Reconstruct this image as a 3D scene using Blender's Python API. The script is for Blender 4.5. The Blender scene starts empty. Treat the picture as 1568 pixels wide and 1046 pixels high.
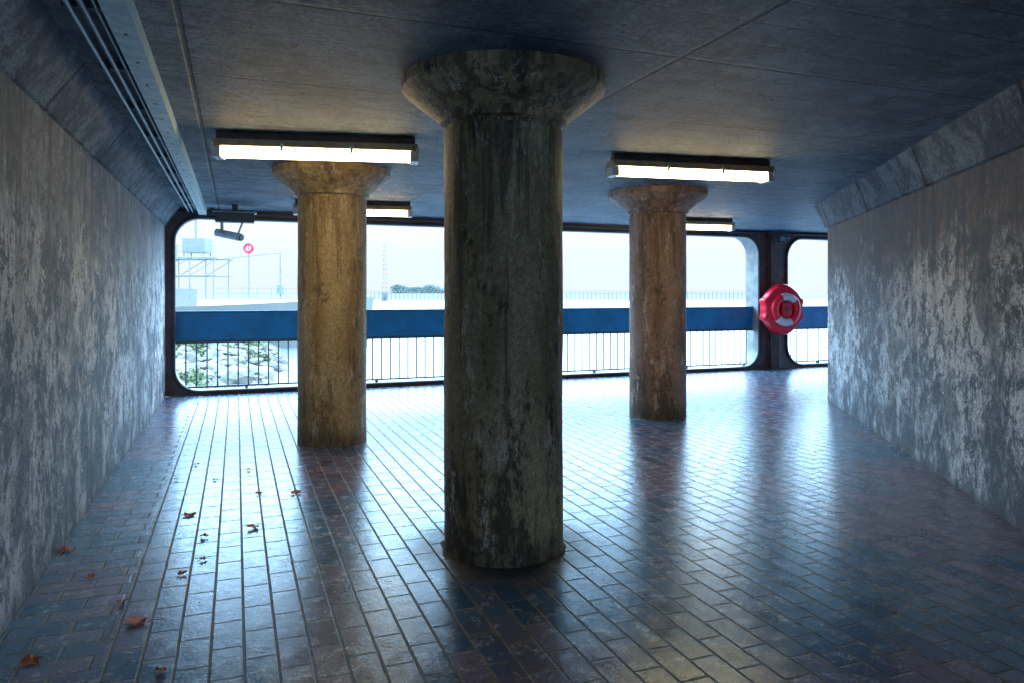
import bpy, math, random, bmesh
from mathutils import Vector, noise
random.seed(7)
T = math.atan(0.3836)
ct, st = math.cos(T), math.sin(T)
CEIL = 2.75
F = 1100.0
def W(px, py, z=None, Y=None):
    if Y is None: Y = (1.5 - z) * F / (py - 450)
    return Vector(((px-784)/F*Y, Y, 1.5-(py-450)/F*Y))
def uv(X, Y): return (X*ct+Y*st, -X*st+Y*ct)
def xy(u, v): return (u*ct-v*st, u*st+v*ct)

scene = bpy.context.scene
# ------------------------------------------------------------ materials
class NT:
    def __init__(s, name):
        m = bpy.data.materials.new(name); m.use_nodes = True
        s.m = m; s.t = m.node_tree; s.b = s.t.nodes['Principled BSDF']
        s.tc = s.t.nodes.new('ShaderNodeTexCoord')
    def n(s, typ, **k):
        nd = s.t.nodes.new(typ)
        for a, b in k.items(): setattr(nd, a, b)
        return nd
    def l(s, a, b): s.t.links.new(a, b)
    def val(s, sock, v):
        if hasattr(v, 'is_linked'): s.l(v, sock)
        else: sock.default_value = v
    def mapping(s, scale=(1,1,1), rot=(0,0,0), loc=(0,0,0)):
        m = s.n('ShaderNodeMapping')
        m.inputs['Scale'].default_value = scale; m.inputs['Rotation'].default_value = rot
        m.inputs['Location'].default_value = loc
        s.l(s.tc.outputs['Object'], m.inputs['Vector']); return m.outputs[0]
    def noise(s, vec, scale=5, detail=5, rough=.6, dist=0):
        n = s.n('ShaderNodeTexNoise'); s.l(vec, n.inputs['Vector'])
        n.inputs['Scale'].default_value = scale; n.inputs['Detail'].default_value = min(detail, 5)
        n.inputs['Roughness'].default_value = rough; n.inputs['Distortion'].default_value = dist
        return n.outputs['Fac']
    def ramp(s, fac, a, b, lo=0., hi=1.):
        n = s.n('ShaderNodeMapRange'); n.interpolation_type = 'SMOOTHSTEP'
        s.l(fac, n.inputs['Value'])
        n.inputs['From Min'].default_value = a; n.inputs['From Max'].default_value = b
        n.inputs['To Min'].default_value = lo; n.inputs['To Max'].default_value = hi
        return n.outputs['Result']
    def math(s, op, a, b=0.):
        n = s.n('ShaderNodeMath', operation=op)
        s.val(n.inputs[0], a); s.val(n.inputs[1], b); return n.outputs[0]
    def mix(s, fac, a, b, mode='MIX'):
        n = s.n('ShaderNodeMix', data_type='RGBA', blend_type=mode)
        s.val(n.inputs['Factor'], fac)
        for sock, v in ((n.inputs[6], a), (n.inputs[7], b)):
            if isinstance(v, tuple): sock.default_value = (*v, 1)
            else: s.l(v, sock)
        return n.outputs[2]
    def xyz(s):
        n = s.n('ShaderNodeSeparateXYZ'); s.l(s.tc.outputs['Object'], n.inputs[0]); return n.outputs
    def bump(s, h, strength=.5, dist=.01):
        n = s.n('ShaderNodeBump'); n.inputs['Strength'].default_value = strength
        n.inputs['Distance'].default_value = dist
        s.l(h, n.inputs['Height']); s.l(n.outputs[0], s.b.inputs['Normal'])
    def col(s, c): s.val(s.b.inputs['Base Color'], c if not isinstance(c, tuple) else (*c, 1))
    def rough(s, r): s.val(s.b.inputs['Roughness'], r)

def simple(name, c, rough=.6, metal=0, var=.25, sc=8):
    m = NT(name); v = m.mapping()
    f = m.ramp(m.noise(v, sc, 4), .3, .7)
    m.col(m.mix(f, tuple(x*(1-var) for x in c), tuple(min(1, x*(1+var)) for x in c)))
    m.rough(rough); m.b.inputs['Metallic'].default_value = metal
    return m.m

def joint(m, coord, period, w, off=0.):
    a = m.math('FRACT', m.math('ADD', m.math('DIVIDE', coord, period), off))
    a = m.math('MINIMUM', a, m.math('SUBTRACT', 1., a))
    return m.ramp(a, w/period*.4, w/period, 1, 0)

def mat_wall(name, brown_amt, joints):
    m = NT(name); x, y, z = m.xyz(); o = m.mapping()
    streak = m.noise(m.mapping((1, 1, .5)), 3, 5, .82, .3)
    streak2 = m.noise(m.mapping((1, 1, .14), loc=(5, 3, 1)), 13, 4, .72)
    patch = m.noise(o, .9, 3, .6)
    fine = m.noise(o, 46, 4, .8)
    spk = m.noise(m.mapping((1, 1, .85)), 6, 5, .92, .3)
    c = m.mix(m.ramp(streak, .43, .57), (.12, .15, .20), (.50, .58, .67))
    zj = m.math('ADD', z, m.math('MULTIPLY', m.math('SUBTRACT', streak, .5), 3.2))
    band = m.math('MULTIPLY', m.ramp(zj, -.1, .7), m.ramp(zj, 2.4, 1.5))
    wf = m.math('MULTIPLY', m.ramp(m.math('ADD', spk, m.math('MULTIPLY', patch, .4)), .67, .73), band)
    c = m.mix(m.math('MULTIPLY', wf, .95), c, (.88, .93, .97))
    wf2 = m.math('MULTIPLY', m.ramp(streak2, .54, .66), m.ramp(patch, .4, .6))
    c = m.mix(m.math('MULTIPLY', wf2, .3), c, (.76, .82, .87))
    top = m.ramp(m.math('ADD', z, m.math('MULTIPLY', m.math('SUBTRACT', streak, .5), 3.0)), 1.35, 2.2)
    c = m.mix(m.math('MULTIPLY', top, brown_amt), c, (.11, .068, .06))
    rf = m.math('MULTIPLY', m.ramp(streak2, .48, .60), m.math('MULTIPLY', top, .7*brown_amt))
    c = m.mix(rf, c, (.36, .18, .14))
    drip = m.noise(m.mapping((1, 1, .06), loc=(2, 8, 0)), 9, 3, .6)
    c = m.mix(m.math('MULTIPLY', m.ramp(drip, .54, .66), m.ramp(z, .9, 2.3, 0, .75)), c, (.045, .045, .05))
    c = m.mix(m.ramp(spk, .50, .42, 0, .85), c, (.05, .065, .09))
    c = m.mix(m.ramp(m.noise(m.mapping((1, 1, .8), loc=(3, 3, 9)), 1.5, 5, .82, .4), .48, .58, 0, .7), c, (.05, .07, .10))
    c = m.mix(m.ramp(fine, .36, .54, .5, 0), c, (.05, .06, .075))
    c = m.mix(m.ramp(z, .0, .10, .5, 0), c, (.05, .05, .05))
    if joints:
        j = joint(m, y, 1.25, .02, .3)
        c = m.mix(m.math('MULTIPLY', j, .3), c, (.04, .04, .04))
    m.col(c); m.rough(.6)
    h = m.math('ADD', m.math('MULTIPLY', fine, .6), m.math('ADD', m.math('MULTIPLY', streak, .5), spk))
    m.bump(h, .9, .02)
    return m.m

def mat_haunch():
    m = NT('haunch_concrete'); x, y, z = m.xyz(); o = m.mapping()
    a = m.noise(o, 3, 5, .85, .3); f = m.noise(o, 44, 4, .8)
    c = m.mix(m.ramp(a, .42, .60), (.13, .16, .21), (.36, .43, .52))
    c = m.mix(m.ramp(m.noise(m.mapping(loc=(4, 4, 4)), 5, 5, .85), .55, .64, 0, .7), c, (.08, .07, .07))
    c = m.mix(m.ramp(f, .36, .56, .6, 0), c, (.06, .065, .08))
    c = m.mix(m.math('MULTIPLY', joint(m, y, 1.6, .03, .2), .8), c, (.02, .02, .025))
    m.col(c); m.rough(.8); m.bump(m.math('ADD', f, a), 1., .03)
    return m.m

def mat_column(name, tint, dark, pale):
    m = NT(name); x, y, z = m.xyz(); o = m.mapping()
    s1 = m.noise(m.mapping((1, 1, .3), loc=(2, 1, 3)), 3, 5, .7, 0)
    s2 = m.noise(m.mapping((1, 1, .06)), 13, 3, .7)
    grit = m.noise(m.mapping((1, 1, .8)), 34, 4, .85)
    fine = m.noise(o, 85, 3, .85)
    blot = m.noise(m.mapping((1, 1, .4), loc=(1, 7, 0)), 4, 5, .82, 0)
    a, b = tint
    c = m.mix(m.ramp(s1, .38, .62), a, b)
    c = m.mix(m.ramp(grit, .44, .56, .35, 0), c, (.12, .09, .06))
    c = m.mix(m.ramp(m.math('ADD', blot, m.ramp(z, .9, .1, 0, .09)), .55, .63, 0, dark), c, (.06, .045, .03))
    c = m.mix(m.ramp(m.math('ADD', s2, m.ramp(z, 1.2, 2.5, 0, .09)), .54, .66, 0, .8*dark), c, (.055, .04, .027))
    pl = m.noise(m.mapping((1, 1, .3), loc=(9, 2, 5)), 8, 5, .88, 0)
    c = m.mix(m.ramp(pl, .56, .61, 0, pale), c, (.86, .78, .62))
    c = m.mix(m.ramp(fine, .40, .54, .4, 0), c, (.08, .06, .04))
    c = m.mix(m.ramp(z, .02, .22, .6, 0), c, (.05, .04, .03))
    m.col(c); m.rough(.58)
    m.bump(m.math('ADD', m.math('MULTIPLY', fine, .6), m.math('ADD', m.math('MULTIPLY', grit, .5), m.math('MULTIPLY', blot, .3))), .8, .010)
    return m.m

def mat_ceiling():
    m = NT('ceiling_concrete'); x, y, z = m.xyz(); o = m.mapping()
    n1 = m.noise(o, 1.3, 5, .7, .4); n2 = m.noise(m.mapping((1, 3, 1)), 6, 5, .85); f = m.noise(o, 42, 4, .85)
    c = m.mix(m.ramp(n1, .38, .62), (.09, .15, .24), (.26, .37, .50))
    c = m.mix(m.ramp(n2, .50, .62, 0, .5), c, (.46, .54, .62))
    c = m.mix(m.ramp(m.noise(o, 3.2, 5, .85, .6), .53, .61, 0, .7), c, (.05, .06, .09))
    c = m.mix(m.ramp(f, .36, .54, .7, 0), c, (.04, .055, .09))
    j = m.math('MAXIMUM', joint(m, x, 2.44, .018, .1), m.math('MULTIPLY', joint(m, y, 1.22, .014, .35), .9))
    j = m.math('MAXIMUM', j, m.math('MULTIPLY', joint(m, y, .244, .008), .5))
    c = m.mix(m.math('MULTIPLY', j, .75), c, (.02, .025, .035))
    m.col(c); m.rough(.6)
    m.bump(m.math('SUBTRACT', m.math('ADD', f, n2), m.math('MULTIPLY', j, 1.5)), 1., .03)
    return m.m

def mat_floor():
    m = NT('brick_paving'); x, y, z = m.xyz(); o = m.mapping()
    def brick(rot, loc=(0, 0, 0)):
        b = m.n('ShaderNodeTexBrick'); m.l(m.mapping(rot=(0, 0, rot), loc=loc), b.inputs['Vector'])
        b.inputs['Scale'].default_value = 1; b.inputs['Brick Width'].default_value = .262
        b.inputs['Row Height'].default_value = .131; b.inputs['Mortar Size'].default_value = .0070
        b.inputs['Mortar Smooth'].default_value = .3; b.inputs['Bias'].default_value = 0
        b.inputs['Color1'].default_value = (0, 0, 0, 1); b.inputs['Color2'].default_value = (1, 1, 1, 1)
        b.inputs['Mortar'].default_value = (.5, .5, .5, 1)
        return b
    b1 = brick(-math.pi/2, (0, .03, 0)); b2 = brick(0, (.03, 0, 0))
    strip = m.ramp(x, -.523, -.521, 1, 0)
    n = m.n('ShaderNodeMix', data_type='FLOAT'); m.l(strip, n.inputs[0]); m.l(b1.outputs['Fac'], n.inputs[2]); m.l(b2.outputs['Fac'], n.inputs[3]); fac = n.outputs[0]
    rnd = m.mix(strip, b1.outputs['Color'], b2.outputs['Color'])
    big = m.noise(o, .45, 3, .55); fine = m.noise(o, 60, 3, .8); med = m.noise(o, 9, 5, .8)
    sep = m.n('ShaderNodeSeparateColor'); m.l(rnd, sep.inputs[0]); rv = sep.outputs[0]
    cA = m.mix(rnd, (.025, .12, .26), (.10, .25, .42))
    cB = m.mix(rnd, (.14, .10, .18), (.28, .22, .34))
    c = m.mix(m.ramp(m.math('ADD', m.math('ADD', big, m.math('MULTIPLY', med, .2)), m.math('MULTIPLY', rv, .08)), .56, .70), cA, cB)
    c = m.mix(m.ramp(med, .52, .66, 0, .5), c, (.40, .48, .58))
    c = m.mix(m.ramp(m.noise(o, 4, 5, .85), .54, .64, 0, .5), c, (.055, .05, .06))
    c = m.mix(m.ramp(fine, .36, .52, .5, 0), c, (.05, .055, .075))
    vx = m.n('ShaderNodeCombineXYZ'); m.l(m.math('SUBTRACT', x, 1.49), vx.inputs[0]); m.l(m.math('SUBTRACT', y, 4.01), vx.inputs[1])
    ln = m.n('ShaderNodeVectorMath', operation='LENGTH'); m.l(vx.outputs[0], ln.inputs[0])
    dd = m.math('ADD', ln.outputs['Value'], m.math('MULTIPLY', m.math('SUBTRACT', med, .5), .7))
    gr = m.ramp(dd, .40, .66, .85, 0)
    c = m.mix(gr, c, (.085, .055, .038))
    mort = m.mix(m.ramp(med, .4, .6), (.03, .025, .025), (.24, .155, .10))
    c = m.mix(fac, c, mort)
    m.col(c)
    rb = m.ramp(m.math('ADD', med, m.math('MULTIPLY', fine, .5)), .55, .95, .12, .30)
    r = m.math('ADD', rb, m.math('ADD', m.math('MULTIPLY', fac, .5), m.math('MULTIPLY', gr, .3)))
    m.rough(r); m.b.inputs['Specular IOR Level'].default_value = 1.0; m.b.inputs['Specular Tint'].default_value = (.66, .88, 1, 1)
    m.b.inputs['IOR'].default_value = 1.7
    h = m.math('ADD', m.math('MULTIPLY', m.math('SUBTRACT', 1., fac), 1.5), m.math('ADD', m.math('MULTIPLY', med, .25), m.math('MULTIPLY', fine, .14)))
    h = m.math('ADD', h, m.math('MULTIPLY', rv, .3))
    m.bump(h, .8, .009)
    return m.m

def emis(name, c, s):
    m = NT(name)
    m.col((.8, .8, .75)); m.rough(.3)
    m.b.inputs['Emission Color'].default_value = (*c, 1); m.b.inputs['Emission Strength'].default_value = s
    return m.m

M = {
 'wallL': mat_wall('stained_concrete_grey', .4, True),
 'wallR': mat_wall('stained_concrete_brown', .9, False),
 'haunch': mat_haunch(),
 'ceil': mat_ceiling(), 'floor': mat_floor(),
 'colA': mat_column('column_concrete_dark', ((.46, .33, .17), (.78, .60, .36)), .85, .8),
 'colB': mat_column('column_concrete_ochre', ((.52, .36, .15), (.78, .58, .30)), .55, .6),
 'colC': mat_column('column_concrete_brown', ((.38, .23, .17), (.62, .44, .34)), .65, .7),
 'steel_brown': simple('rusty_brown_steel', (.11, .07, .07), .5),
 'steel_dark': simple('dark_steel', (.04, .05, .07), .45),
 'lining': simple('pale_painted_steel', (.25, .28, .29), .5, 0, .3, 4),
 'blue': simple('blue_painted_panel', (.003, .20, .48), .4, 0, .2, 3),
 'bar': simple('railing_grey_blue', (.05, .09, .13), .45),
 'galv': simple('galvanised_steel', (.60, .80, .88), .45, .1, .2, 12),
 'conduit': simple('conduit_blue_grey', (.20, .30, .42), .4),
 'red': simple('red_plastic', (.88, .012, .045), .32, 0, .08),
 'white': simple('white_plastic', (.78, .78, .8), .4, 0, .05),
 'tray': simple('lamp_tray_enamel', (.42, .33, .20), .5),
 'mortar': simple('mortar_skirt', (.12, .085, .055), .85, 0, .4, 10),
 'leaf': simple('dry_leaf', (.50, .12, .035), .7, 0, .6, 25),
 'rock': simple('shore_rock', (.12, .115, .10), .9, 0, .5, .9),
 'soil': simple('shore_soil', (.10, .095, .075), .95, 0, .4, .6),
 'foliage': simple('bush_foliage', (.05, .075, .025), .7, 0, .5, 1.5),
 'far_tree': simple('far_foliage', (.085, .115, .11), .9, 0, .3, .1),
 'ship': simple('pale_ship_paint', (.13, .14, .14), .6, 0, .04, .5),
 'shipd': simple('ship_detail', (.12, .14, .145), .6),
 'pier': simple('pier_timber', (.115, .12, .125), .9),
 'tube': emis('fluorescent_diffuser', (1, .76, .40), 19.0),
 'glass': simple('lens_glass', (.01, .01, .012), .1),
}

# ------------------------------------------------------------ mesh helpers
class MB:
    def __init__(s): s.v = []; s.f = []; s.mi = []; s.mats = []
    def mat(s, k):
        if k not in s.mats: s.mats.append(k)
        return s.mats.index(k)
    def add(s, vs, fs, k):
        o = len(s.v); s.v += [tuple(p) for p in vs]
        i = s.mat(k)
        for f in fs: s.f.append([o+a for a in f]); s.mi.append(i)
    def box(s, a, b, k):
        x0, y0, z0 = a; x1, y1, z1 = b
        s.add([(x0,y0,z0),(x1,y0,z0),(x1,y1,z0),(x0,y1,z0),(x0,y0,z1),(x1,y0,z1),(x1,y1,z1),(x0,y1,z1)],
              [(0,3,2,1),(4,5,6,7),(0,1,5,4),(1,2,6,5),(2,3,7,6),(3,0,4,7)], k)
    def tube(s, p, q, r, k, n=10, r2=None):
        p = Vector(p); q = Vector(q); d = (q-p).normalized()
        a = d.orthogonal().normalized(); b = d.cross(a); r2 = r if r2 is None else r2
        vs = [p+(a*math.cos(t)+b*math.sin(t))*r for t in [2*math.pi*i/n for i in range(n)]]
        vs += [q+(a*math.cos(t)+b*math.sin(t))*r2 for t in [2*math.pi*i/n for i in range(n)]]
        s.add(vs, [(i, (i+1) % n, n+(i+1) % n, n+i) for i in range(n)]+[tuple(range(n-1, -1, -1)), tuple(range(n, 2*n))], k)
    def lathe(s, prof, k, c=(0, 0), n=96):
        vs = [(c[0]+r*math.cos(2*math.pi*i/n), c[1]+r*math.sin(2*math.pi*i/n), z) for r, z in prof for i in range(n)]
        fs = [(j*n+i, j*n+(i+1) % n, (j+1)*n+(i+1) % n, (j+1)*n+i) for j in range(len(prof)-1) for i in range(n)]
        s.add(vs, fs, k)
    def torus(s, c, R, r, k, axis='y', a0=0, a1=2*math.pi, n=40, m=12, fl=1.):
        vs = []; full = abs(a1-a0-2*math.pi) < 1e-6; N = n if full else n+1
        for i in range(N):
            a = a0+(a1-a0)*i/n
            for j in range(m):
                b = 2*math.pi*j/m; rr = R+r*math.cos(b)
                vs.append((c[0]+rr*math.cos(a), c[1]+r*fl*math.sin(b), c[2]+rr*math.sin(a)))
        fs = [(i*m+j, i*m+(j+1) % m, ((i+1) % N)*m+(j+1) % m, ((i+1) % N)*m+j) for i in range(n) for j in range(m)]
        if not full: fs += [tuple(range(m)), tuple(range((N-1)*m, N*m))[::-1]]
        s.add(vs, fs, k)
    def obj(s, name, rot=0, loc=(0, 0, 0), parent=None, smooth=False, bevel=0):
        me = bpy.data.meshes.new(name); me.from_pydata(s.v, [], s.f)
        for k in s.mats: me.materials.append(M[k])
        for p, i in zip(me.polygons, s.mi): p.material_index = i; p.use_smooth = smooth
        bm = bmesh.new(); bm.from_mesh(me); bmesh.ops.recalc_face_normals(bm, faces=bm.faces); bm.to_mesh(me); bm.free()
        me.update()
        o = bpy.data.objects.new(name, me); scene.collection.objects.link(o)
        o.rotation_euler[2] = rot; o.location = loc
        if parent: o.parent = parent
        if bevel:
            b = o.modifiers.new('bevel', 'BEVEL'); b.width = bevel; b.segments = 2; b.limit_method = 'ANGLE'
        if smooth:
            try: me.set_sharp_from_angle(angle=math.radians(35))
            except Exception: pass
        return o
def empty(name, loc=(0, 0, 0), rot=0):
    o = bpy.data.objects.new(name, None); scene.collection.objects.link(o)
    o.location = loc; o.rotation_euler[2] = rot; return o

def sweep(mb, path, prof, ks):
    P = [Vector(p) for p in path]; n = len(prof); vs = []
    for i, p in enumerate(P):
        ns = []
        if i > 0: d = (P[i]-P[i-1]).normalized(); ns.append(Vector((d.y, -d.x)))
        if i < len(P)-1: d = (P[i+1]-P[i]).normalized(); ns.append(Vector((d.y, -d.x)))
        if len(ns) == 2:
            nn = (ns[0]+ns[1]).normalized(); nn /= max(.3, nn.dot(ns[0]))
        else: nn = ns[0]
        for o, z in prof: vs.append((p.x+nn.x*o, p.y+nn.y*o, z))
    o = len(mb.v); mb.v += vs
    for j in range(n):
        k = mb.mat(ks[j])
        for i in range(len(P)-1):
            mb.f.append([o+i*n+j, o+i*n+(j+1) % n, o+(i+1)*n+(j+1) % n, o+(i+1)*n+j]); mb.mi.append(k)
    k = mb.mat(ks[0])
    mb.f.append([o+q for q in range(n)]); mb.mi.append(k)
    mb.f.append([o+q for q in range((len(P)-1)*n, len(P)*n)][::-1]); mb.mi.append(k)

VF = 11.60
VO = 12.00
VB = -8.0
# ------------------------------------------------------------ structure (local frame u,v)
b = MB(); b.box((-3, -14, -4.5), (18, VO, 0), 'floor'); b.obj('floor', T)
b = MB(); b.box((-3, VB, CEIL), (18, VO+.25, 3.5), 'ceil'); b.obj('ceiling', T)
b = MB()
sweep(b, [(-.967, VB), (-.967, VF)], [(0, .001), (0, 2.48), (.02, 2.485), (.02, 2.505), (.195, CEIL-.002), (-1.2, CEIL-.002), (-1.2, .001)],
      ['wallL', 'haunch', 'haunch', 'haunch', 'wallL', 'wallL', 'wallL'])
b.obj('concrete_wall', T)
b = MB()
sweep(b, [(18, 7.91), (7.83, 7.91), (2.07, -.79), (2.07, VB)],
      [(0, .001), (0, 2.42), (.035, 2.43), (.04, 2.46), (.17, CEIL-.002), (-.5, CEIL-.002), (-.5, .001)],
      ['wallR', 'haunch', 'haunch', 'haunch', 'wallR', 'wallR', 'wallR'])
b.obj('concrete_wall', T)

# ------------------------------------------------------------ columns
def column(X, Y, r, R, k, skirt, seed):
    b = MB()
    prof = [(r*1.0, 0)]
    zs = [i*.04 for i in range(1, 61)]
    for z in zs: prof.append((r, z))
    prof += [(r, 2.445), (r-.010, 2.452), (r-.010, 2.470), (r+.006, 2.478), (r+.024, 2.485), (r+.024, 2.505), (r+.03, 2.515), (r+.14, 2.60), (R-.012, 2.675), (R, 2.69), (R, CEIL+.002)]
    b.lathe(prof, k)
    vv = []
    for x, y, z in b.v:
        d = noise.noise(Vector((x*4+seed, y*4, z*2)))*.005+noise.noise(Vector((x*14+seed, y*14, z*9)))*.002
        rr = math.hypot(x, y); kk = (rr+d)/rr
        vv.append((x*kk, y*kk, z))
    b.v = vv
    if skirt:
        n = 72; vs = []
        for i in range(n):
            a = 2*math.pi*i/n; q = r+.018+.03*noise.noise(Vector((math.cos(a)*3, math.sin(a)*3, seed)))
            vs += [((r-.01)*math.cos(a), (r-.01)*math.sin(a), .006), (q*math.cos(a), q*math.sin(a), .002)]
        b.add(vs, [(2*i, 2*i+1, (2*i+3) % (2*n), (2*i+2) % (2*n)) for i in range(n)], 'mortar')
    b.obj('concrete_column', 0, (X, Y, 0), smooth=True)
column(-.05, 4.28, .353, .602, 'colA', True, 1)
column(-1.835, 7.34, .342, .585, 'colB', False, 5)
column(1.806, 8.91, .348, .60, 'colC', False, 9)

# ------------------------------------------------------------ fluorescent lamps
def lamp(X, Y, ang, L=1.56):
    e = empty('fluorescent_lamp', (X, Y, 0), ang); h = L/2
    b = MB(); b.box((-h+.02, -.045, 2.69), (h-.02, .045, CEIL-.001), 'steel_brown')
    b.box((-h, -.085, 2.635), (h, .085, 2.69), 'tray'); b.obj('tray', parent=e, bevel=.006)
    b = MB(); N = 10
    pr = [(-.07, 2.634)]+[(-.07*math.cos(math.pi*i/N), 2.60-.045*math.sin(math.pi*i/N)) for i in range(N+1)]+[(.07, 2.634)]
    vs = [(s_*(h-.06), y, z) for s_ in (-1, 1) for y, z in pr]; n = len(pr)
    b.add(vs, [(j, (j+1) % n, n+(j+1) % n, n+j) for j in range(n)]+[tuple(range(n)), tuple(range(n, 2*n))[::-1]], 'tube')
    b.obj('diffuser', parent=e)
    b = MB()
    for s_ in (-1, 1):
        x0, x1 = sorted((s_*(h-.058), s_*(h+.005)))
        b.box((x0, -.08, 2.55), (x1, .08, 2.632), 'white')
    for q in (-.5, -.17, .17, .5):
        b.box((q*L-.012, -.094, 2.60), (q*L+.012, -.086, 2.66), 'galv'); b.box((q*L-.012, .086, 2.60), (q*L+.012, .094, 2.66), 'galv')
    b.obj('end_caps_and_clips', parent=e, bevel=.004)
lamp(-1.535, 5.69, math.radians(8.5))
lamp(1.66, 6.63, math.radians(13), 1.6)
lamp(-2.15, 9.75, math.radians(12))
lamp(2.95, 11.9, math.radians(14))

# ------------------------------------------------------------ cable tray and conduits
b = MB()
b.box((-.515, VB, 2.66), (-.41, VF-.02, 2.665), 'galv'); b.box((-.515, VB, 2.665), (-.51, VF-.02, CEIL), 'galv'); b.box((-.415, VB, 2.665), (-.41, VF-.02, CEIL), 'galv')
for i in range(30):
    v = -1+i*.42; b.tube((-.4625, v, 2.659), (-.4625, v, 2.655), .008, 'steel_dark', 8)
b.obj('cable_tray', T)
b = MB()
for u, r, z in ((-.60, .013, 2.70), (-.655, .013, 2.70), (-.56, .009, 2.72)):
    b.tube((u, VB, z), (u, VF-.02, z), r, 'conduit', 12)
for i in range(14):
    v = -1+i*.9; b.box((-.69, v, 2.715), (-.535, v+.03, CEIL-.001), 'steel_dark')
b.obj('conduit_pipes', T, smooth=True)

# ------------------------------------------------------------ frame with rounded openings
b = MB()
def cell(ua, ub, ha, hb, z0, z1, R):
    za, zb = .002, CEIL-.002
    N = 10; arcs = []
    for (cu, cz, a0, C) in ((ha+R, z0+R, math.pi, (ua, za)), (hb-R, z0+R, 1.5*math.pi, (ub, za)), (hb-R, z1-R, 0, (ub, zb)), (ha+R, z1-R, .5*math.pi, (ua, zb))):
        arcs.append(([(cu+R*math.cos(a0+.5*math.pi*i/N), cz+R*math.sin(a0+.5*math.pi*i/N)) for i in range(N+1)], C))
    for vv in (VF, VO):
        for arc, C in arcs:
            for i in range(N): b.add([(C[0], vv, C[1]), (arc[i][0], vv, arc[i][1]), (arc[i+1][0], vv, arc[i+1][1])], [(0, 1, 2)], 'steel_brown')
        for k in range(4):
            a, C = arcs[k]; a2, C2 = arcs[(k+1) % 4]
            p, q = a[-1], a2[0]
            b.add([(C[0], vv, C[1]), (p[0], vv, p[1]), (q[0], vv, q[1]), (C2[0], vv, C2[1])], [(0, 1, 2, 3)], 'steel_brown')
    loop = [p for arc, C in arcs for p in arc]; n = len(loop)
    b.add([(p[0], VF, p[1]) for p in loop]+[(p[0], VO, p[1]) for p in loop], [(i, (i+1) % n, n+(i+1) % n, n+i) for i in range(n)], 'lining')
    for i in range(n):
        p, q = loop[i], loop[(i+1) % n]
        if (Vector(p)-Vector(q)).length > 1e-5: b.tube((p[0], VF-.01, p[1]), (q[0], VF-.01, q[1]), .028, 'steel_dark', 8)
cell(-.967, 10.05, -.86, 9.72, .05, 2.63, .36)
cell(10.05, 17.9, 10.40, 17.7, .05, 2.63, .42)
b.obj('opening_frame', T)
b = MB()
b.box((9.93, VF-.10, .0), (10.19, VF-.085, CEIL-.003), 'steel_brown'); b.box((9.93, VF-.03, .0), (10.19, VF-.004, CEIL-.003), 'steel_brown')
b.box((10.03, VF-.085, .0), (10.09, VF-.03, CEIL-.003), 'steel_brown')
b.box((9.85, VF-.2, 0), (10.27, VF-.101, .04), 'steel_dark'); b.box((9.88, VF-.17, 2.66), (10.24, VF-.101, CEIL-.003), 'steel_dark')
b.obj('steel_post', T, bevel=.005)
b = MB(); b.box((9.97, VF-.26, 2.50), (10.2, VF-.105, 2.655), 'steel_dark'); b.box((10.02, VF-.27, 2.53), (10.15, VF-.262, 2.62), 'conduit')
b.tube((10.2, VF-.2, 2.6), (10.3, VF-.2, 2.6), .012, 'conduit'); b.obj('junction_box', T, bevel=.008)
b = MB(); b.tube((-.8, VF-.05, 2.70), (17, VF-.05, 2.70), .022, 'steel_dark'); b.obj('header_pipe', T, smooth=True)

# railing
VR = 11.80
e = empty('railing', (0, 0, 0), T)
for (ua, ub) in ((-.855, 9.715), (10.405, 17.6)):
    b = MB(); b.box((ua, VR-.02, .775), (ub, VR+.02, 1.21), 'blue'); b.box((ua, VR-.035, 1.211), (ub, VR+.035, 1.235), 'blue')
    b.obj('blue_panel', parent=e, bevel=.004)
    b = MB(); n = int((ub-ua)/.145)
    for i in range(1, n):
        u = ua+i*(ub-ua)/n; b.tube((u, VR, .11), (u, VR, .774), .011, 'bar', 6)
    b.box((ua, VR-.02, .09), (ub, VR+.02, .115), 'bar'); b.box((ua, VR-.024, .755), (ub, VR-.021, .80), 'bar')
    k = ua+1
    while k < ub: b.box((k-.02, VR-.03, .052), (k+.02, VR+.03, .089), 'bar'); k += 2.0
    b.obj('bars', parent=e)

# CCTV camera on a bracket
e = empty('security_camera', (*xy(-.02, 10.9), 0), T)
b = MB(); b.box((-.26, -.12, 2.50), (.26, .08, 2.63), 'steel_dark'); b.box((-.29, -.15, 2.631), (.29, .10, 2.65), 'conduit')
b.box((-.04, -.03, 2.651), (.04, .05, CEIL-.001), 'steel_dark'); b.box((-.33, -.03, 2.60), (-.261, .02, 2.70), 'steel_dark'); b.obj('housing', parent=e, bevel=.012)
b = MB(); b.tube((-.17, -.02, 2.50), (-.17, -.02, 2.36), .022, 'galv'); b.tube((-.24, .04, 2.36), (.08, -.18, 2.28), .055, 'galv', 16)
b.tube((.08, -.18, 2.28), (.092, -.19, 2.277), .045, 'glass', 16); b.tube((.10, -.02, 2.50), (.04, -.1, 2.33), .014, 'galv'); b.obj('lens_arm', parent=e, smooth=True)

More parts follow.
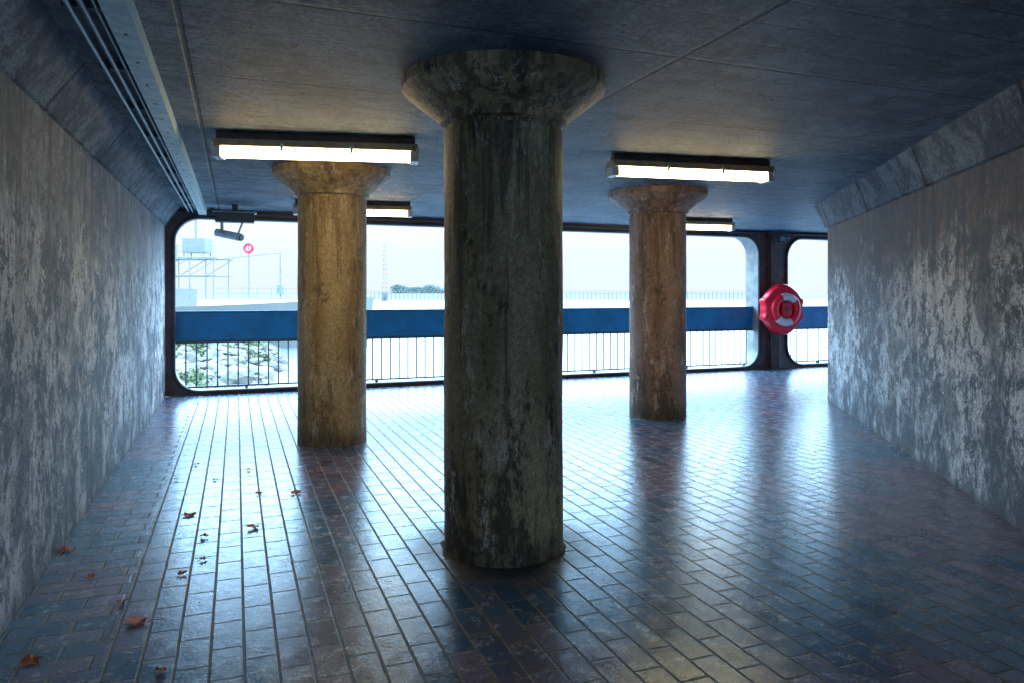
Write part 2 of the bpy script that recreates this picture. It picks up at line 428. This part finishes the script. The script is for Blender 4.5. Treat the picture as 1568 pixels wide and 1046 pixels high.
# ------------------------------------------------------------ lifebuoy housing
e = empty('lifebuoy_housing', (*xy(10.04, VF-.33), 1.185), T-.12)
b = MB(); n = 96
def rr(a):
    base = .43+.035*abs(math.sin(a))**2
    for c0, amp, w in ((math.radians(22), .05, .13), (math.radians(158), .05, .13), (math.radians(-22), .05, .13), (math.radians(202), .05, .13), (math.radians(90), .04, .35), (math.radians(-90), .04, .4)):
        d = math.atan2(math.sin(a-c0), math.cos(a-c0)); base += amp*math.exp(-(d/w)**2)
    return base
rings = [(1.0, .14), (1.0, .03), (.985, -.01), (.95, -.035), (.86, -.045)]
vs = []
for sc, y in rings:
    for i in range(n):
        a = 2*math.pi*i/n; q = rr(a)*sc; vs.append((q*math.cos(a), y, q*math.sin(a)))
fs = [(j*n+i, j*n+(i+1) % n, (j+1)*n+(i+1) % n, (j+1)*n+i) for j in range(len(rings)-1) for i in range(n)]
fs += [tuple(range(n)), tuple(range((len(rings)-1)*n, len(rings)*n))[::-1]]
b.add(vs, fs, 'red'); b.obj('housing', parent=e, smooth=True)
b = MB()
for k in range(4):
    c0 = math.radians(90*k)+math.radians(-12)
    b.torus((0, -.07, 0), .25, .075, 'white' if k % 2 else 'red', a0=c0-math.radians(38), a1=c0+math.radians(38), n=16)
    c1 = c0+math.radians(45)
    b.torus((0, -.07, 0), .25, .079, 'red', a0=c1-math.radians(9), a1=c1+math.radians(9), n=5)
b.obj('buoy_ring', parent=e, smooth=True)
b = MB(); b.box((-.10, -.12, -.13), (.10, -.05, .13), 'red'); b.box((-.05, -.128, -.02), (.05, -.121, .04), 'steel_dark')
b.obj('latch_hub', parent=e, bevel=.025)
b = MB(); b.box((-.12, .141, -.35), (.12, .2, .35), 'steel_dark'); b.tube((0, .17, -.3), (0, .17, -1.18), .035, 'steel_dark'); b.obj('bracket', parent=e)

# ------------------------------------------------------------ fallen leaves
b = MB()
spots = [(290,790,1.3),(452,756,1.2),(398,756,.8),(391,808,1.2),(312,822,.8),(278,880,.7),(215,953,1.4),(186,925,.7),(490,722,.9),
         (100,842,1.1),(48,1012,1.1),(515,750,.7),(138,885,.6),(380,720,.5),(300,712,.6),(330,735,.5),(245,1030,.6),(310,858,.6),(270,735,.5)]
for px, py, s_ in spots:
    p = W(px, py, 0.); a = random.random()*6.28; r = .036*s_
    n = 14; vs = [(p.x, p.y, .012)]
    for i in range(n):
        t = 2*math.pi*i/n; q = r*(1 if i % 2 else .72)*(1+.45*math.cos(t)); curl = .004+.02*random.random()
        vs.append((p.x+q*math.cos(t+a), p.y+q*math.sin(t+a), curl))
    b.add(vs, [(0, i+1, (i+1) % n+1) for i in range(n)], 'leaf')
    b.tube((p.x, p.y, .012), (p.x-r*1.5*math.cos(a), p.y-r*1.5*math.sin(a), .006), .0015, 'leaf', 5)
b.obj('fallen_leaves')

# ------------------------------------------------------------ outside
m = NT('sea_water'); o = m.mapping((1, 1, 1))
m.col(m.mix(m.ramp(m.noise(o, .05, 3), .4, .6), (.10, .125, .135), (.14, .165, .175))); m.rough(.3)
m.bump(m.noise(o, 1.2, 4, .6), .25, .08); M['water'] = m.m
b = MB(); b.add([(-4000, -300, -3), (4000, -300, -3), (4000, 6000, -3), (-4000, 6000, -3)], [(0, 1, 2, 3)], 'water'); b.obj('sea')

b = MB(); nx, ny = 60, 60; vs = []
def bank(x, y):
    edge = -.295*y-1.0+1.2*noise.noise(Vector((y*.2, 1, 0)))
    d = edge-x
    z = -3.6+min(1.9, max(0, d*.55+.3))+.35*noise.noise(Vector((x*.3, y*.3, 0)))+.12*noise.noise(Vector((x*1.2, y*1.2, 0)))
    return z
for j in range(ny+1):
    for i in range(nx+1):
        y = 13+j*.75; x = -.26*y-38*(i/nx)**1.3
        vs.append((x, y, bank(x, y)))
b.add(vs, [(j*(nx+1)+i, j*(nx+1)+i+1, (j+1)*(nx+1)+i+1, (j+1)*(nx+1)+i) for j in range(ny) for i in range(nx)], 'soil')
b.obj('shore_bank', smooth=True)
def ico(sub):
    bm = bmesh.new(); bmesh.ops.create_icosphere(bm, subdivisions=sub, radius=1)
    v = [tuple(q.co) for q in bm.verts]; f = [tuple(q.index for q in g.verts) for g in bm.faces]; bm.free(); return v, f
IV, IF = ico(2)
b = MB()
for i in range(900):
    y = 15+random.random()**1.2*38; x = -.30*y-.5-random.random()*.25*y
    s_ = random.uniform(.10, .36)*(1 if random.random() < .9 else 1.8); z = bank(x, y)
    sx, sy, sz = (s_*random.uniform(.7, 1.4) for _ in range(3)); sd = random.random()*90
    vs = [(x+p[0]*sx*(1+.5*noise.noise(Vector(p)*1.3+Vector((sd, 0, 0)))), y+p[1]*sy*(1+.5*noise.noise(Vector(p)*1.3+Vector((0, sd, 0)))), z+.1+p[2]*sz*.6*(1+.5*noise.noise(Vector(p)*1.4+Vector((0, 0, sd))))) for p in IV]
    b.add(vs, IF, 'rock')
b.obj('shore_rocks')
b = MB()
for i in range(30):
    y = random.uniform(18, 50); x = -.33*y-random.random()*.2*y; z = bank(x, y); R = random.uniform(.3, .8)
    for k in range(200):
        d = Vector((random.gauss(0, 1), random.gauss(0, 1), abs(random.gauss(0, .8)))).normalized()*R*random.random()**.4
        d *= .7+.6*noise.noise(d*2+Vector((i, 0, 0)))+.3
        c = Vector((x, y, z))+d; a = Vector((random.gauss(0, 1), random.gauss(0, 1), random.gauss(0, 1))).normalized()*.09
        e2 = a.orthogonal().normalized()*.05
        b.add([c-a, c+e2, c+a, c-e2], [(0, 1, 2, 3)], 'foliage')
b.obj('shore_bushes')

# moored ship : low hull with open deck gantries
e = empty('moored_ship', (-26.5, 62, -3))
b = MB(); L = 14; sec = []
for i in range(15):
    t = i/14; x = -L+2*L*t; w = 2.8*(1-max(0, (t-.6)/.4)**2.2)+.02; zt = 3.2+1.0*t*t
    sec.append([(x, -w*.6, 0), (x, w*.6, 0), (x+.6*t, w, zt), (x+.6*t, -w, zt)])
vs = [p for s_ in sec for p in s_]
b.add(vs, [(i*4+j, i*4+(j+1) % 4, (i+1)*4+(j+1) % 4, (i+1)*4+j) for i in range(14) for j in range(4)]+[(0, 1, 2, 3), (59, 58, 57, 56)], 'ship')
b.obj('hull', parent=e)
b = MB()
b.box((-9, -1.9, 3.3), (-1.5, 1.9, 4.9), 'ship'); b.box((-4.4, -.9, 7.6), (-2.8, .9, 8.8), 'ship'); b.box((-1.6, -.8, 8.0), (.3, .8, 9.2), 'ship')
b.obj('superstructure', parent=e)
b = MB()
for x in (-7.8, -5.4, -3.0, -.6, 1.4):
    for y in (-1.6, 1.6): b.tube((x, y, 4.0), (x, y, 7.6), .05, 'shipd', 6)
for y in (-1.6, 1.6):
    b.tube((-8, y, 7.5), (1.6, y, 7.5), .07, 'shipd', 6); b.tube((-8, y, 6.0), (1.6, y, 6.0), .04, 'shipd', 6)
    for x in (-7.8, -5.4, -3.0, -.6): b.tube((x, y, 6.0), (x+2.4, y, 7.5), .03, 'shipd', 5)
for x in (-1.5, .2):
    for y in (-.7, .7): b.tube((x, y, 7.5), (x, y, 8.0), .05, 'shipd', 6)
b.tube((-.8, 0, 9.2), (-.8, 0, 13.4), .10, 'shipd'); b.box((-2.6, -.1, 11.0), (1.0, .1, 11.1), 'shipd'); b.box((-2.0, -.1, 12.2), (.4, .1, 12.3), 'shipd')
for x in (-6.4, -5.6): b.tube((x, 0, 7.5), (x, 0, 11.6), .05, 'shipd')
for z in range(5): b.tube((-6.4, 0, 7.6+z*.8), (-5.6, 0, 8.4+z*.8), .03, 'shipd'); b.tube((-5.6, 0, 7.6+z*.8), (-6.4, 0, 8.4+z*.8), .03, 'shipd')
b.tube((-6, 0, 11.6), (-12, 0, 9.5), .05, 'shipd'); b.tube((-6, 0, 11.6), (-.8, 0, 11.0), .025, 'shipd')
b.tube((6.5, 0, 4.0), (6.5, 0, 8.0), .06, 'shipd'); b.box((6.25, -.2, 4.4), (6.75, .2, 5.2), 'shipd'); b.tube((1.6, 0, 7.5), (6.5, 0, 8.0), .03, 'shipd')
for xa, xb, z, y in ((-9, -1.5, 4.9, -1.9), (-8, 1.6, 7.55, -1.6), (1.6, 13, 4.0, -2.)):
    for dz in (.5, .95): b.tube((xa, y, z+dz), (xb, y, z+dz), .022, 'shipd', 5)
    x = xa
    while x <= xb: b.tube((x, y, z), (x, y, z+.95), .022, 'shipd', 5); x += 1.2
b.torus((4.5, -2.0, 8.3), .34, .12, 'red'); b.box((4.46, -1.95, 4.0), (4.54, -1.88, 8.8), 'shipd')
b.obj('mast_and_rails', parent=e)

# distant pier
b = MB(); Y0 = 430
b.box((-110, Y0, 1.3), (170, Y0+4, 1.7), 'pier')
for i in range(113):
    x = -110+i*2.5; b.box((x, Y0, -3), (x+.5, Y0+.5, 1.3), 'pier'); b.box((x, Y0, 1.7), (x+.2, Y0+.2, 2.9), 'pier')
b.box((-110, Y0, 2.8), (170, Y0+.2, 2.95), 'pier')
b.obj('distant_pier')
b = MB(); X0 = -78; Y1 = 440
for sx in (-1.3, 1.3): b.tube((X0+sx, Y1, 0), (X0+sx*.3, Y1, 33), .07, 'pier', 6)
for i in range(11):
    z = 2+i*2.8; w = 1.3*(1-.7*z/33); b.tube((X0-w, Y1, z), (X0+w*.93, Y1, z+2.8), .05, 'pier', 5); b.box((X0-w-.8, Y1, z), (X0+w+.8, Y1+.2, z+.2), 'pier')
b.tube((X0, Y1, -3), (X0, Y1, 2), 2, 'pier'); b.obj('lattice_mast')
b = MB()
for k in range(60):
    x = -86+k*1.0+random.uniform(-.5, .5); hmax = 4.5+4.5*noise.noise(Vector((k*.13, 0, 3)))
    for q in range(60):
        c = Vector((x+random.gauss(0, 1.3), 520+random.gauss(0, 2), 1+random.random()*max(1.2, hmax)+.5)); a = Vector((random.gauss(0, 1), random.gauss(0, .4), random.gauss(0, 1))).normalized()*.7
        e2 = Vector((a.z, 0, -a.x))*.6
        b.add([c-a, c+e2, c+a, c-e2], [(0, 1, 2, 3)], 'far_tree')
b.obj('distant_trees')
b = MB(); n = 60; vs = []
for i in range(n+1):
    x = -420+i*14; h = 1.2+.9*noise.noise(Vector((i*.21, 0, 0)))
    vs += [(x, 505, -3), (x, 512, h), (x, 620, h), (x, 630, -3)]
b.add(vs, [(4*i+j, 4*i+4+j, 4*i+5+j, 4*i+1+j) for i in range(n) for j in range(3)], 'pier'); b.obj('distant_land')

# ------------------------------------------------------------ light : overcast, zenith brighter than hazy horizon
w = bpy.data.worlds.new('World'); scene.world = w; w.use_nodes = True
nt = w.node_tree; bg = nt.nodes['Background']; sky = nt.nodes.new('ShaderNodeTexSky'); sky.sky_type = 'NISHITA'
sky.sun_disc = False
EL, AZ = math.radians(36), math.radians(22)
sky.sun_elevation = EL; sky.sun_rotation = AZ; sky.dust_density = 1.0; sky.air_density = 1.0
tc = nt.nodes.new('ShaderNodeTexCoord'); sx = nt.nodes.new('ShaderNodeSeparateXYZ'); nt.links.new(tc.outputs['Generated'], sx.inputs[0])
cr = nt.nodes.new('ShaderNodeValToRGB'); nt.links.new(sx.outputs[2], cr.inputs[0])
cr.color_ramp.elements[0].position = 0.0; cr.color_ramp.elements[0].color = (.058, .067, .070, 1)
cr.color_ramp.elements[1].position = 1.0; cr.color_ramp.elements[1].color = (.44, .72, 1.0, 1)
for p_, c_ in ((.05, (.060, .070, .075, 1)), (.10, (.073, .090, .104, 1)), (.15, (.31, .48, .65, 1)), (.35, (.44, .72, 1.0, 1))):
    el = cr.color_ramp.elements.new(p_); el.color = c_
sc = nt.nodes.new('ShaderNodeVectorMath'); sc.operation = 'SCALE'; sc.inputs['Scale'].default_value = 96
nt.links.new(cr.outputs[0], sc.inputs[0])
mx = nt.nodes.new('ShaderNodeMix'); mx.data_type = 'RGBA'; mx.inputs[0].default_value = .985
nt.links.new(sky.outputs[0], mx.inputs[6]); nt.links.new(sc.outputs[0], mx.inputs[7])
nt.links.new(mx.outputs[2], bg.inputs[0]); bg.inputs[1].default_value = .15
sd = bpy.data.lights.new('sun', 'SUN'); sd.energy = 1.5; sd.angle = math.radians(14); sd.color = (1, .96, .9)
so = bpy.data.objects.new('sun', sd); scene.collection.objects.link(so)
d = Vector((math.sin(AZ)*math.cos(EL), math.cos(AZ)*math.cos(EL), math.sin(EL)))
so.rotation_euler = d.to_track_quat('Z', 'Y').to_euler()

cd = bpy.data.cameras.new('camera'); co = bpy.data.objects.new('camera', cd); scene.collection.objects.link(co)
co.location = (0, 0, 1.5); co.rotation_euler = (math.pi/2, 0, 0)
cd.sensor_width = 36; cd.lens = 36*F/1568; cd.shift_y = -73/1568; cd.clip_end = 9000; cd.clip_start = .05
scene.camera = co
scene.view_settings.view_transform = 'Standard'; scene.view_settings.look = 'None'; scene.view_settings.exposure = 0
